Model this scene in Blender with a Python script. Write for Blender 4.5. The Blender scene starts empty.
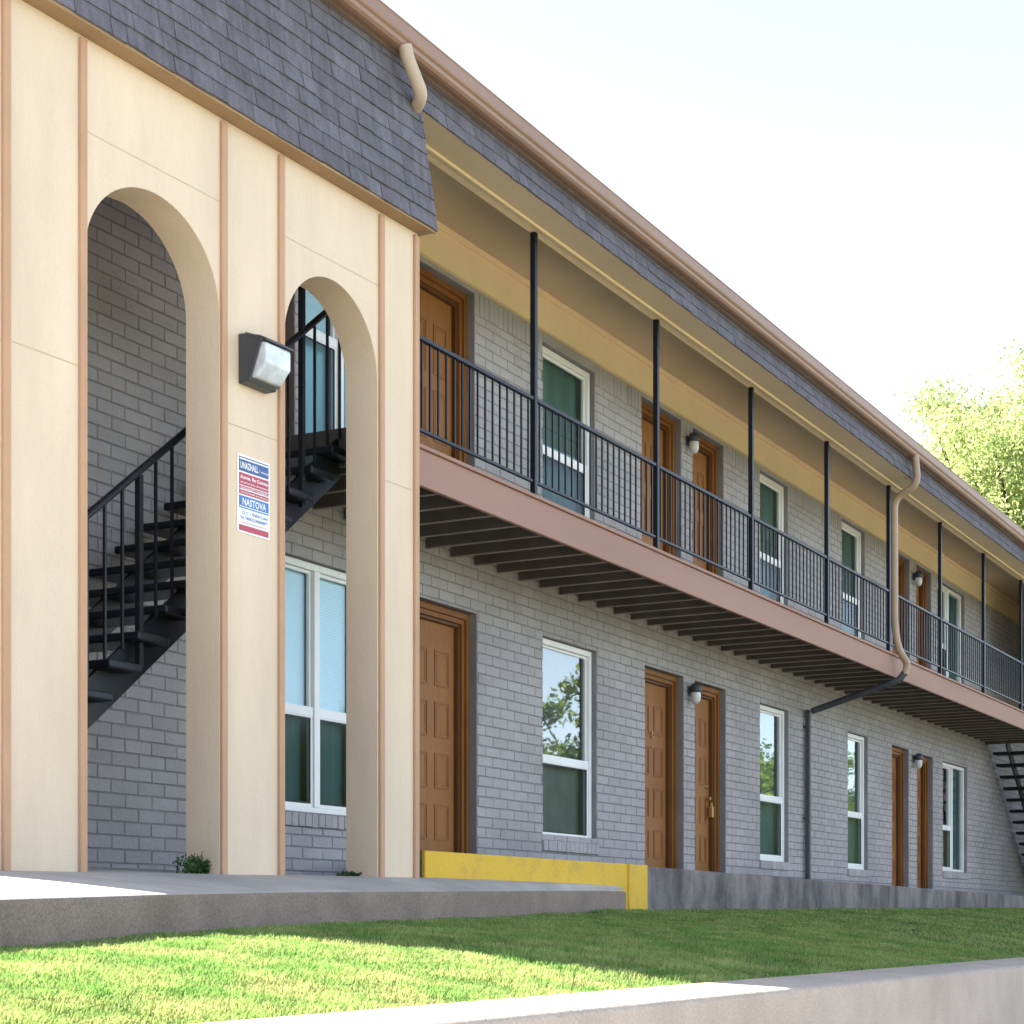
import bpy, math, random
import numpy as np
from mathutils import Vector, noise
random.seed(7); rng = np.random.default_rng(7)
R = math.radians
S = bpy.context.scene
COL = S.collection

# ------------------------------------------------------------------ helpers
def tag(o, label=None, cat=None, group=None, kind=None):
    if label: o['label'] = label
    if cat: o['category'] = cat
    if group: o['group'] = group
    if kind: o['kind'] = kind
    return o

def empty(name, loc=(0, 0, 0), rz=0):
    o = bpy.data.objects.new(name, None); COL.objects.link(o)
    o.location = loc; o.rotation_euler = (0, 0, rz); o.empty_display_size = .2
    return o

class MB:
    def __init__(s): s.v = []; s.f = []; s.t = []; s.sm = []
    def add(s, vs, fs, tone=.5, smooth=False):
        b = len(s.v); s.v += [tuple(p) for p in vs]
        for f in fs: s.f.append(tuple(b + i for i in f)); s.t.append(tone); s.sm.append(smooth)
        return s
    def box(s, x0, x1, y0, y1, z0, z1, tone=.5):
        return s.add([(x0,y0,z0),(x1,y0,z0),(x1,y1,z0),(x0,y1,z0),(x0,y0,z1),(x1,y0,z1),(x1,y1,z1),(x0,y1,z1)],
              [(0,3,2,1),(4,5,6,7),(0,1,5,4),(1,2,6,5),(2,3,7,6),(3,0,4,7)], tone)
    def quad(s, a, b, c, d, tone=.5): return s.add([a,b,c,d], [(0,1,2,3)], tone)
    def frame(s, x0, x1, z0, z1, w, y0, y1, wb=None):
        # four mitred sides as one ring
        wb = w if wb is None else wb
        o = [(x0,z0),(x1,z0),(x1,z1),(x0,z1)]; i = [(x0+w,z0+wb),(x1-w,z0+wb),(x1-w,z1-w),(x0+w,z1-w)]
        vs = [(x,y0,z) for x,z in o]+[(x,y0,z) for x,z in i]+[(x,y1,z) for x,z in o]+[(x,y1,z) for x,z in i]
        fs = []
        for k in range(4):
            n = (k+1) % 4
            fs += [(k,n,4+n,4+k),(8+k,12+k,12+n,8+n),(k,8+k,8+n,n),(4+k,4+n,12+n,12+k)]
        return s.add(vs, fs)
    def prism_x(s, poly, x0, x1, tone=.5, smooth=False):   # poly in (y,z)
        n = len(poly)
        vs = [(x0,y,z) for y,z in poly]+[(x1,y,z) for y,z in poly]
        fs = [(i,(i+1)%n,n+(i+1)%n,n+i) for i in range(n)]
        s.add(vs, fs, tone, smooth)
        b = len(s.v)-2*n
        s.f.append(tuple(b+i for i in range(n-1,-1,-1))); s.f.append(tuple(b+n+i for i in range(n))); s.t += [tone]*2; s.sm += [False]*2
        return s
    def tube(s, pts, r, n=10, smooth=True, tone=.5, sx=1.0):
        pts = [Vector(p) for p in pts]; rings = []
        rr = r if isinstance(r, (list, tuple)) else [r]*len(pts)
        up = None
        vs = []
        for i, p in enumerate(pts):
            a = pts[max(i-1,0)]; b = pts[min(i+1,len(pts)-1)]
            d = (b-a).normalized()
            if up is None:
                up = Vector((0,0,1)) if abs(d.z) < .9 else Vector((1,0,0))
            u = d.cross(up).normalized(); w = u.cross(d).normalized(); up = w
            for k in range(n):
                t = 2*math.pi*(k+.5)/n
                q = p + (u*math.cos(t)*sx + w*math.sin(t))*rr[i]; vs.append(q)
        fs = []
        for i in range(len(pts)-1):
            for k in range(n):
                fs.append((i*n+k, i*n+(k+1)%n, (i+1)*n+(k+1)%n, (i+1)*n+k))
        s.add(vs, fs, tone, smooth)
        s.add(vs[:n], [tuple(range(n-1,-1,-1))], tone); s.add(vs[-n:], [tuple(range(n))], tone)
        return s
    def lathe(s, prof, cx, cy, n=16, smooth=True):
        vs = []
        for r, z in prof:
            for k in range(n):
                t = 2*math.pi*k/n; vs.append((cx+r*math.cos(t), cy+r*math.sin(t), z))
        fs = [(i*n+k, i*n+(k+1)%n, (i+1)*n+(k+1)%n, (i+1)*n+k) for i in range(len(prof)-1) for k in range(n)]
        return s.add(vs, fs, .5, smooth)
    def build(s, name, mat, parent=None, loc=(0,0,0), bevel=0, attr=False, rz=0, seg=1):
        me = bpy.data.meshes.new(name); me.from_pydata(s.v, [], s.f); me.validate(); me.update()
        if any(s.sm):
            me.polygons.foreach_set('use_smooth', s.sm)
        if attr and len(me.polygons) == len(s.t):
            a = me.attributes.new('tone', 'FLOAT', 'FACE'); a.data.foreach_set('value', s.t)
        me.materials.append(mat)
        o = bpy.data.objects.new(name, me); COL.objects.link(o); o.location = loc; o.rotation_euler = (0,0,rz)
        if parent: o.parent = parent
        if bevel:
            m = o.modifiers.new('b', 'BEVEL'); m.width = bevel; m.segments = seg; m.limit_method = 'ANGLE'; m.angle_limit = R(40)
        return o

def copy_tree(o, parent=None):
    c = o.copy(); COL.objects.link(c); c.parent = parent
    for ch in list(o.children): copy_tree(ch, c)
    return c

def smooth_path(pts, k=6, rad=.12):
    """round the corners of a polyline"""
    P = [Vector(p) for p in pts]; out = [P[0]]
    for i in range(1, len(P)-1):
        a, b, c = P[i-1], P[i], P[i+1]
        r1 = min(rad, (a-b).length*.45, (c-b).length*.45)
        s0 = b+(a-b).normalized()*r1; s1 = b+(c-b).normalized()*r1
        for j in range(k+1):
            t = j/k; out.append(s0.lerp(b,t).lerp(b.lerp(s1,t),t))
    out.append(P[-1]); return out

# ------------------------------------------------------------------ materials
def nodes(m): return m.node_tree.nodes, m.node_tree.links
def M(name, col, rough=.7, spec=.4, var=.1, scale=3.0, bump=0, bscale=60, stretch=(1,1,1), col2=None, thresh=None, tone=0, metal=0, fine=0, coat=0, detail=6):
    m = bpy.data.materials.new(name); m.use_nodes = True; N, L = nodes(m); b = N['Principled BSDF']
    b.inputs['Roughness'].default_value = rough; b.inputs['Specular IOR Level'].default_value = spec
    b.inputs['Metallic'].default_value = metal; b.inputs['Coat Weight'].default_value = coat
    tc = N.new('ShaderNodeTexCoord'); mp = N.new('ShaderNodeMapping'); mp.inputs['Scale'].default_value = stretch
    geo = N.new('ShaderNodeNewGeometry')
    L.new(geo.outputs['Position'], mp.inputs['Vector'])
    n1 = N.new('ShaderNodeTexNoise'); n1.inputs['Scale'].default_value = scale; n1.inputs['Detail'].default_value = detail; n1.inputs['Roughness'].default_value = .62
    L.new(mp.outputs[0], n1.inputs['Vector'])
    mx = N.new('ShaderNodeMix'); mx.data_type = 'RGBA'
    c2 = col2 or tuple(c*(1-var*2.2) for c in col)
    c1 = col if col2 else tuple(min(1, c*(1+var)) for c in col)
    mx.inputs[6].default_value = (*c1, 1); mx.inputs[7].default_value = (*c2, 1)
    rp = N.new('ShaderNodeMapRange'); lo, hi = thresh or (.32, .68)
    rp.inputs[1].default_value = lo; rp.inputs[2].default_value = hi
    L.new(n1.outputs[0], rp.inputs[0]); L.new(rp.outputs[0], mx.inputs[0])
    out = mx.outputs[2]
    if fine:
        n3 = N.new('ShaderNodeTexNoise'); n3.inputs['Scale'].default_value = 90; n3.inputs['Detail'].default_value = 3
        L.new(geo.outputs['Position'], n3.inputs['Vector'])
        r3 = N.new('ShaderNodeMapRange'); r3.inputs[1].default_value = .3; r3.inputs[2].default_value = .7; r3.inputs[3].default_value = 1-fine; r3.inputs[4].default_value = 1+fine
        L.new(n3.outputs[0], r3.inputs[0])
        v = N.new('ShaderNodeVectorMath'); v.operation = 'SCALE'; L.new(out, v.inputs[0]); L.new(r3.outputs[0], v.inputs['Scale']); out = v.outputs[0]
    if tone:
        at = N.new('ShaderNodeAttribute'); at.attribute_name = 'tone'
        r4 = N.new('ShaderNodeMapRange'); r4.inputs[3].default_value = 1-tone; r4.inputs[4].default_value = 1+tone
        L.new(at.outputs['Fac'], r4.inputs[0])
        v = N.new('ShaderNodeVectorMath'); v.operation = 'SCALE'; L.new(out, v.inputs[0]); L.new(r4.outputs[0], v.inputs['Scale']); out = v.outputs[0]
    L.new(out, b.inputs['Base Color'])
    if bump:
        n2 = N.new('ShaderNodeTexNoise'); n2.inputs['Scale'].default_value = bscale; n2.inputs['Detail'].default_value = 5
        L.new(mp.outputs[0], n2.inputs['Vector'])
        bp = N.new('ShaderNodeBump'); bp.inputs['Strength'].default_value = bump; bp.inputs['Distance'].default_value = .01
        L.new(n2.outputs[0], bp.inputs['Height']); L.new(bp.outputs[0], b.inputs['Normal'])
    return m

def leafmat(name, c1, c2, trans=.45, tscale=1.5, tone=.35):
    m = bpy.data.materials.new(name); m.use_nodes = True; N, L = nodes(m)
    N.remove(N['Principled BSDF']); out = [n for n in N if n.type == 'OUTPUT_MATERIAL'][0]
    geo = N.new('ShaderNodeNewGeometry'); n1 = N.new('ShaderNodeTexNoise'); n1.inputs['Scale'].default_value = tscale; n1.inputs['Detail'].default_value = 4
    L.new(geo.outputs['Position'], n1.inputs['Vector'])
    rp = N.new('ShaderNodeMapRange'); rp.inputs[1].default_value = .35; rp.inputs[2].default_value = .65; L.new(n1.outputs[0], rp.inputs[0])
    mx = N.new('ShaderNodeMix'); mx.data_type = 'RGBA'; mx.inputs[6].default_value = (*c1,1); mx.inputs[7].default_value = (*c2,1); L.new(rp.outputs[0], mx.inputs[0])
    at = N.new('ShaderNodeAttribute'); at.attribute_name = 'tone'
    r4 = N.new('ShaderNodeMapRange'); r4.inputs[3].default_value = 1-tone; r4.inputs[4].default_value = 1+tone; L.new(at.outputs['Fac'], r4.inputs[0])
    v = N.new('ShaderNodeVectorMath'); v.operation = 'SCALE'; L.new(mx.outputs[2], v.inputs[0]); L.new(r4.outputs[0], v.inputs['Scale'])
    d = N.new('ShaderNodeBsdfDiffuse'); t = N.new('ShaderNodeBsdfTranslucent'); ms = N.new('ShaderNodeMixShader'); ms.inputs[0].default_value = trans
    L.new(v.outputs[0], d.inputs[0]); L.new(v.outputs[0], t.inputs[0]); L.new(d.outputs[0], ms.inputs[1]); L.new(t.outputs[0], ms.inputs[2])
    L.new(ms.outputs[0], out.inputs[0]); return m

def glassmat(name, tint, ior=1.9, rough=.012):
    m = bpy.data.materials.new(name); m.use_nodes = True; N, L = nodes(m)
    N.remove(N['Principled BSDF']); out = [n for n in N if n.type == 'OUTPUT_MATERIAL'][0]
    tr = N.new('ShaderNodeBsdfTransparent'); tr.inputs[0].default_value = (*tint, 1)
    gl = N.new('ShaderNodeBsdfGlossy'); gl.inputs['Roughness'].default_value = rough; gl.inputs[0].default_value = (.9,.95,.95,1)
    fr = N.new('ShaderNodeFresnel'); fr.inputs[0].default_value = ior
    geo = N.new('ShaderNodeNewGeometry'); n1 = N.new('ShaderNodeTexNoise'); n1.inputs['Scale'].default_value = 2.2; n1.inputs['Detail'].default_value = 1
    L.new(geo.outputs['Position'], n1.inputs['Vector'])
    bp = N.new('ShaderNodeBump'); bp.inputs['Strength'].default_value = .03; bp.inputs['Distance'].default_value = .02
    L.new(n1.outputs[0], bp.inputs['Height']); L.new(bp.outputs[0], gl.inputs['Normal'])
    inv = N.new('ShaderNodeMath'); inv.operation = 'SUBTRACT'; inv.inputs[0].default_value = 1; L.new(geo.outputs['Backfacing'], inv.inputs[1])
    mu = N.new('ShaderNodeMath'); mu.operation = 'MULTIPLY'; L.new(fr.outputs[0], mu.inputs[0]); L.new(inv.outputs[0], mu.inputs[1])
    ms = N.new('ShaderNodeMixShader'); L.new(mu.outputs[0], ms.inputs[0]); L.new(tr.outputs[0], ms.inputs[1]); L.new(gl.outputs[0], ms.inputs[2])
    L.new(ms.outputs[0], out.inputs[0]); return m

def woodmat(name, c1, c2):
    m = bpy.data.materials.new(name); m.use_nodes = True; N, L = nodes(m); b = N['Principled BSDF']
    b.inputs['Roughness'].default_value = .5; b.inputs['Specular IOR Level'].default_value = .22
    geo = N.new('ShaderNodeNewGeometry'); mp = N.new('ShaderNodeMapping'); mp.inputs['Scale'].default_value = (1,1,.07)
    L.new(geo.outputs['Position'], mp.inputs[0])
    n1 = N.new('ShaderNodeTexNoise'); n1.inputs['Scale'].default_value = 55; n1.inputs['Detail'].default_value = 5; n1.inputs['Distortion'].default_value = .6; L.new(mp.outputs[0], n1.inputs['Vector'])
    n2 = N.new('ShaderNodeTexNoise'); n2.inputs['Scale'].default_value = 1.3; L.new(geo.outputs['Position'], n2.inputs['Vector'])
    ad = N.new('ShaderNodeMath'); ad.operation = 'ADD'; L.new(n1.outputs[0], ad.inputs[0]); L.new(n2.outputs[0], ad.inputs[1])
    rp = N.new('ShaderNodeMapRange'); rp.inputs[1].default_value = .7; rp.inputs[2].default_value = 1.3; L.new(ad.outputs[0], rp.inputs[0])
    mx = N.new('ShaderNodeMix'); mx.data_type = 'RGBA'; mx.inputs[6].default_value = (*c1,1); mx.inputs[7].default_value = (*c2,1)
    L.new(rp.outputs[0], mx.inputs[0]); L.new(mx.outputs[2], b.inputs['Base Color'])
    bp = N.new('ShaderNodeBump'); bp.inputs['Strength'].default_value = .25; bp.inputs['Distance'].default_value = .003
    L.new(n1.outputs[0], bp.inputs['Height']); L.new(bp.outputs[0], b.inputs['Normal']); return m

m_brick = M('grey_painted_brick', (.358,.336,.340), .78, .3, .085, .9, .8, 32, tone=.07, fine=.05)
m_mortar = M('shade_toned_mortar', (.235,.22,.228), .9, .2, .1, 2, .5, 60)  # same paint as the brick, darkened to stand in for shade in the joints
m_stucco = M('cream_panel_paint', (.675,.54,.405), .75, .3, .05, 1.6, .22, 45, stretch=(1.4,1.4,.35), fine=.03)
m_joint = M('panel_joint', (.53,.43,.31), .85, .2, .05)
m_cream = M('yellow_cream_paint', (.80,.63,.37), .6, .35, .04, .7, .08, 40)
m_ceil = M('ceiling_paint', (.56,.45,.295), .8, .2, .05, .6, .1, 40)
m_trim = M('tan_trim_paint', (.475,.285,.175), .6, .35, .05, 2, .1, 50)
m_fascia = M('pink_brown_fascia', (.335,.195,.150), .7, .3, .05, 1.2, .1, 30, stretch=(.3,1,2))
m_gutter = M('brown_gutter_metal', (.27,.16,.105), .5, .5, .05, 1.5, .03, 20)
m_fasc2 = M('dark_fascia_board', (.20,.145,.12), .7, .3, .08, 2)
m_shingle = M('slate_grey_shingle', (.138,.130,.152), .85, .25, .12, 7, .5, 60, tone=.15, fine=.12, stretch=(3,3,.5))
m_black = M('black_paint', (.007,.009,.013), .42, .3, .1, 4, .05, 60)
m_soffedge = M('brown_soffit_edge', (.33,.22,.12), .7, .3, .06, 2)
m_soffit = M('grey_tan_soffit', (.62,.505,.35), .75, .3, .04, .6, .1, 40)
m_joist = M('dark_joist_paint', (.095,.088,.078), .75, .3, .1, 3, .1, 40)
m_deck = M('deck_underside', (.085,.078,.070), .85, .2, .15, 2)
m_jedge = M('joist_edge_paint', (.34,.31,.27), .7, .3, .1, 3)
m_white = M('white_vinyl', (.78,.78,.77), .4, .45, .02, 2)
m_door = woodmat('orange_brown_door', (.29,.125,.037), (.215,.085,.021))
m_dframe = woodmat('door_casing_wood', (.25,.105,.030), (.165,.062,.018))
m_dfr2 = woodmat('dark_casing_wood', (.13,.055,.020), (.09,.036,.014))
m_brass = M('brass', (.55,.38,.16), .3, .5, .1, metal=.9)
m_yellow = M('yellow_curb_paint', (.66,.41,.030), .65, .35, col2=(.52,.33,.05), scale=6, thresh=(.50,.72), bump=.4, bscale=50, fine=.07)
m_conc = M('weathered_concrete', (.24,.212,.205), .9, .2, col2=(.085,.076,.078), scale=2.4, thresh=(.36,.66), bump=.5, bscale=40, stretch=(1.3,1.3,.6), fine=.2)
m_slab = M('pale_concrete_slab', (.44,.40,.36), .88, .2, .08, 2.5, .25, 60, fine=.08)
m_curb = M('exposed_curb_concrete', (.25,.195,.158), .92, .2, .09, 3, .9, 80, fine=.24)
m_wall = M('low_wall_concrete', (.45,.375,.31), .9, .2, .07, 2.6, .5, 60, stretch=(1,1,1), fine=.13)
m_bounce_paving = M('pale_bounce_paving', (.50,.44,.36), .9, .2, .1, 3, .5, 80)  # unseen street surface, made pale and warm to bounce light onto the ceilings
m_grassg = M('far_lawn', (.07,.12,.03), .9, .1, .2, .6, .5, 30)
m_soil = M('soil', (.045,.055,.02), .95, .1, .25, 5, .6, 50)
m_int = M('interior_plaster', (.30,.27,.22), .8, .2, .03)
m_roof = M('flat_roof', (.25,.23,.22), .9, .2, .1)
m_blue = M('blue_blind', (.50,.72,.80), .6, .3, .03, 1)
m_green = M('dark_green_screen', (.115,.165,.165), .7, .3, .1, 2)
m_greenl = M('curtain_green', (.12,.18,.17), .8, .2, .15, 5, stretch=(1,1,.05))
m_brownb = M('brown_blind', (.24,.20,.17), .8, .2, .08, 3)
m_bark = M('bark', (.10,.075,.055), .95, .1, .2, 6, .6, 30)
m_jar = M('frosted_lamp_jar', (.58,.58,.57), .12, .6, .06, 12)
m_glass = glassmat('window_glass', (.80,.86,.86), 2.5)
m_glassu = glassmat('upper_window_glass', (.86,.93,.92), 1.45)
m_glassb = glassmat('blind_window_glass', (.95,.97,.98), 1.4)
m_glassd = glassmat('screened_glass', (.76,.84,.85), 1.2, .10)
m_bulb = M('frosted_globe', (.75,.75,.72), .5, .4, .02)
m_housing = M('bronze_housing', (.045,.05,.06), .45, .5, .05)
m_lens = M('prismatic_lens', (.62,.68,.74), .16, .6, .10, 9, .5, 40, stretch=(1,1,1), coat=.6)
m_signw = M('sign_white', (.82,.82,.82), .4, .4, .01)
m_signb = M('sign_blue', (.04,.09,.27), .4, .4, .02)
m_signr = M('sign_red', (.42,.045,.075), .4, .4, .02)
m_signl = M('sign_light_blue', (.05,.16,.45), .4, .4, .02)

# ------------------------------------------------------------------ layout constants (metres; eye height is z = 0)
X0, X1 = 6.2, 42.0              # building ends
YF = -1.20                      # balcony edge
ZF = 3.29                       # upper floor
ZC = 5.78                       # ceiling
BL, RH = .265, .0885            # brick module
ALPHA = R(-1.9); PIV = (10.5, -1.45)

B = empty('apartment_building', (24, 4.5, .3))
tag(B, 'two storey grey brick apartment block with brown doors, long upper walkway and shingled eave', 'building')
BI = (-24, -4.5, -.3)
def part(mb, name, mat, **k): return mb.build(name, mat, B, BI, **k)

# openings: kind, x0, x1, z0, z1
def platform_z(x): 
    if x < 14: return .485
    return max(.36, .485 - (x-14)*.0055)
GD = [(12.87,13.90,2.65),(17.44,18.47,2.645),(18.78,19.70,2.64),(26.21,27.08,2.565),(27.51,28.41,2.55),(38.2,39.1,2.5)]
UD = [(10.22,11.17),(12.87,13.86),(17.36,18.40),(18.72,19.63),(26.25,27.12),(27.48,28.31),(38.2,39.1)]
GW = [(10.95,12.12,.80,2.68,'twin'),(15.14,16.29,.755,2.635,'one'),(20.80,21.80,.735,2.61,'one'),(24.16,25.06,.72,2.575,'one'),(28.98,30.50,.80,2.545,'side')]
UW = [(11.27,12.45,3.52,5.37,'twin'),(15.14,16.25,3.52,5.34,'one'),(20.80,21.78,3.52,5.38,'one'),(23.90,24.92,3.52,5.40,'one'),(28.66,30.32,3.52,5.36,'side')]
opens = []
for a,b,t in GD: opens.append((a,b,-.2,t))
for a,b in UD: opens.append((a,b,ZF,5.395))
for a,b,c_,d,_ in GW+UW: opens.append((a,b,c_,d))

# ---- mortar sheet with the openings cut out, and their reveals
def build_wall():
    zt = 5.43
    xs = sorted({X0, X1, *[o[0] for o in opens], *[o[1] for o in opens]})
    zs = sorted({-.2, zt, *[o[2] for o in opens], *[o[3] for o in opens]})
    m = MB(); Y = .007
    for i in range(len(xs)-1):
        for j in range(len(zs)-1):
            cx_, cz = (xs[i]+xs[i+1])/2, (zs[j]+zs[j+1])/2
            if any(o[0] < cx_ < o[1] and o[2] < cz < o[3] for o in opens): continue
            m.quad((xs[i],Y,zs[j]),(xs[i+1],Y,zs[j]),(xs[i+1],Y,zs[j+1]),(xs[i],Y,zs[j+1]))
    for a,b,c_,d in opens:
        e = .28
        m.quad((a,Y,c_),(a,Y,d),(a,e,d),(a,e,c_)); m.quad((b,Y,c_),(b,e,c_),(b,e,d),(b,Y,d))
        m.quad((a,Y,d),(b,Y,d),(b,e,d),(a,e,d)); m.quad((a,Y,c_),(a,e,c_),(b,e,c_),(b,Y,c_))
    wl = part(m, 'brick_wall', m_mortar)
    # individual bricks standing proud of the joints
    q = MB(); r = random.Random(3)
    def brick(x0, x1, z0, z1, y=0.0):
        j = lambda a: r.uniform(-a, a)
        yf = y + j(.0012); ch = .0042
        V = [(x0,.0075,z0),(x1,.0075,z0),(x1,.0075,z1),(x0,.0075,z1)]
        F = [(x0+ch+j(.0015),yf+j(.0012),z0+ch+j(.0015)),(x1-ch+j(.0015),yf+j(.0012),z0+ch+j(.0015)),(x1-ch+j(.0015),yf+j(.0012),z1-ch+j(.0015)),(x0+ch+j(.0015),yf+j(.0012),z1-ch+j(.0015))]
        q.add(V+F, [(4,5,6,7),(0,1,5,4),(1,2,6,5),(2,3,7,6),(3,0,4,7)], min(1,max(0,r.gauss(.5,.22))))
    g = .0038
    # special courses: soldier course beside the upper openings, sills under the windows
    sold0, sold1 = 5.225, 5.428
    sills = [(a, b, c_-.10, c_) for a,b,c_,d,_ in GW]
    row = 0; z = .02
    while z < 5.43:
        z1 = z+RH
        if z >= sold0-.03: break
        zt_ = min(z1, sold0) if z1 > sold0-.03 else z1
        off = (row % 2)*BL/2 + (row % 3)*.004
        cuts = sorted([(o[0], o[1]) for o in opens if o[2] < zt_-.02 and o[3] > z+.02] + [(s[0]-.02, s[1]+.02) for s in sills if s[2] < zt_-.02 and s[3] > z+.02])
        free = []; x = X0
        for a, b in cuts:
            if a > x: free.append((x, a))
            x = max(x, b)
        if x < X1: free.append((x, X1))
        def lay(a, b, za, zb_):
            xx = off+math.floor((a-off)/BL)*BL
            while xx < b:
                l, rr_ = max(xx, a), min(xx+BL, b)
                if rr_-l > .03: brick(l+(g if l > a else 0), rr_-(g if rr_ < b else 0), za, zb_)
                xx += BL
        for a, b in free: lay(a, b, z+g, zt_-g)
        for o in [(o[0],o[1],o[2],o[3]) for o in opens]+[(q_[0]-.02,q_[1]+.02,q_[2],q_[3]) for q_ in sills]:
            if z+.02 < o[3] < zt_-.012: lay(o[0], o[1], o[3]+.002, zt_-g)
            if z+.012 < o[2] < zt_-.02 and o[2] > 0: 
                if not any(abs(q_[3]-o[2]) < .001 for q_ in sills): lay(o[0], o[1], z+g, o[2]-.002)
        z = z1; row += 1
    cuts = sorted([(o[0], o[1]) for o in opens if o[3] > 5.2])
    x = X0; free = []
    for a, b in cuts:
        if a > x: free.append((x, a))
        x = b
    free.append((x, X1))
    for a, b in free:
        n = max(1, round((b-a)/.088)); w = (b-a)/n
        for i in range(n): brick(a+i*w+.005, a+(i+1)*w-.005, sold0+g+r.uniform(-.004,.004), sold1, r.choice((0,0,-.002,.002)))
    for o in opens:
        if 5.2 < o[3] < 5.42: brick(o[0]+.002, o[1]-.002, o[3]+.002, 5.43)
    q.build('brick_course', m_brick, wl, attr=True)
    # brick window sills
    return wl
build_wall()

# building core: back and end walls, floors, roof, interior
sh = MB()
sh.box(X0, X0+.2, .29, 9, -.3, 5.75).box(X1-.2, X1, .29, 9, -.3, 5.75).box(X0+.2, X1-.2, 8.8, 9, -.3, 5.75)
part(sh, 'side_wall', m_brick)
ib = MB()
ib.box(X0+.2, X1-.2, .30, 8.8, 2.95, 3.2)
ib.box(X0+.2, X1-.2, .30, 8.8, .02, .2)
ib.box(X0+.2, X1-.2, 3.6, 3.7, .2, 2.95).box(X0+.2, X1-.2, 3.6, 3.7, 3.2, 5.7)
for x in (12.6, 16.9, 18.6, 23.0, 27.3, 31.5, 36):
    ib.box(x, x+.1, .30, 3.6, .2, 2.95); ib.box(x, x+.1, .30, 3.6, 3.2, 5.7)
part(ib, 'interior_partition', m_int)
rf = MB(); rf.box(X0-.1, X1+.1, -1.40, 9.1, 5.785, 5.80)
part(rf, 'roof', m_roof)

# cream frieze, ceiling, eave beam, soffit
cb = MB(); cb.box(X0, X1, -.022, .2, 5.433, ZC-.001); part(cb, 'frieze_board', m_cream)
cb = MB(); cb.box(X0, X1, -.045, -.023, ZC-.055, ZC-.002).box(X0,X1,-.035,-.023,5.436,5.452); part(cb, 'frieze_moulding', m_cream)
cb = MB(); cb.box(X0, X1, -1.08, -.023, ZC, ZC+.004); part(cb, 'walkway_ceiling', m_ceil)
cb = MB(); cb.box(10.6, X1, -1.20, -1.08, 5.39, ZC); part(cb, 'eave_beam', m_soffit, bevel=.004)
cb = MB(); cb.box(10.6, X1, -1.235, -1.205, 5.345, 5.3675).box(10.6, X1, -1.185, -1.085, 5.374, 5.389); part(cb, 'beam_moulding', m_cream, bevel=.006)
cb = MB(); cb.box(10.45, X1, -1.468, -1.203, 5.368, 5.371); part(cb, 'soffit', m_soffit)

# shingled strips
def shingle_field(x0, x1, p_bot, p_top, rows, tabw, seed, thick=.011, hip=None):
    """p = (y, z) of the lower and upper edge; returns an MB in building coordinates"""
    m = MB(); r = random.Random(seed)
    yb, zb = p_bot; yt, zt = p_top
    dy, dz = (yt-yb)/rows, (zt-zb)/rows
    L = math.hypot(dy, dz); ny, nz = -dz/L, dy/L      # outward normal (towards -y)
    for k in range(rows):
        x = x0 - r.uniform(0, tabw)
        y0, z0 = yb+dy*k, zb+dz*k; y1, z1 = yb+dy*(k+1.25), zb+dz*(k+1.25)
        if k == rows-1: y1, z1 = yt, zt
        if hip: x0, x1 = hip(k/rows)
        while x < x1:
            w = tabw*r.uniform(.55, 1.4); a, b = max(x, x0), min(x+w, x1)
            if b-a > .012:
                t = thick*r.uniform(.8, 1.5); dr = r.uniform(-.005, .003); ga = .0022
                ya, za = y0+dy/L*dr, z0+dz/L*dr
                V = [(a+ga,ya,za),(b-ga,ya,za),(b-ga,y1,z1),(a+ga,y1,z1)]
                sk = r.uniform(-.003,.003)
                T = [(a+ga,ya+ny*t,za+nz*t+sk),(b-ga,ya+ny*t,za+nz*t-sk),(b-ga,y1+ny*.002,z1+nz*.002),(a+ga,y1+ny*.002,z1+nz*.002)]
                m.add(V+T, [(4,5,6,7),(0,1,5,4),(1,2,6,5),(3,0,4,7)], min(1,max(0,r.gauss(.5,.25))))
            x += w
    return m
sg = shingle_field(10.43, X1, (-1.478, 5.362), (-1.425, 5.66), 3, .17, 11)
mr = part(sg, 'shingled_eave', m_shingle, attr=True)
bk = MB(); bk.prism_x([(-1.470,5.372),(-1.21,5.41),(-1.21,5.70),(-1.42,5.70)], 10.44, X1); part(bk, 'eave_backing', m_fasc2)

# the deep mansard over the arched bay (turned slightly with the arched wall)
def deep_mansard(px, py, rz, L0, L1, seed, s=1):
    ZB_, YB_ = 4.56, -.115
    hip = (lambda f: (L0, L1-.13*f)) if s > 0 else (lambda f: (L0+.13*f, L1))
    mm = shingle_field(L0, L1, (YB_, ZB_), (-.015, 5.65), 11, .20, seed, .013, hip)
    mm.build('mansard_shingles', m_shingle, B, (px-24, py-4.5, -.3), attr=True, rz=rz)
    a0, a1 = hip(0); b0, b1 = hip(1)
    b2 = MB(); yb, yt = YB_+.004, -.011
    b2.add([(a0+.004,yb,ZB_+.003),(a1-.004,yb,ZB_+.003),(b1-.004,yt,5.66),(b0+.004,yt,5.66),(a0+.004,.26,ZB_+.003),(a1-.004,.26,ZB_+.003),(b1-.004,.26,5.66),(b0+.004,.26,5.66)],
           [(0,1,2,3),(5,4,7,6),(4,0,3,7),(1,5,6,2),(3,2,6,7),(4,5,1,0)])
    b2.build('mansard_body', m_shingle, B, (px-24, py-4.5, -.3), rz=rz)
    b3 = MB(); b3.box(L0+.012, L1-.012, YB_+.022, .25, ZB_-.010, ZB_+.0025); b3.box(L0+.005, L1-.005, YB_+.001, YB_+.020, ZB_-.014, ZB_+.0025)
    b3.build('mansard_soffit', m_soffedge, B, (px-24, py-4.5, -.3), rz=rz)
deep_mansard(PIV[0], PIV[1], ALPHA, -4.42, .05, 21)
deep_mansard(31.6, -1.45, -ALPHA, -.05, 5.2, 22, -1)

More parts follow.
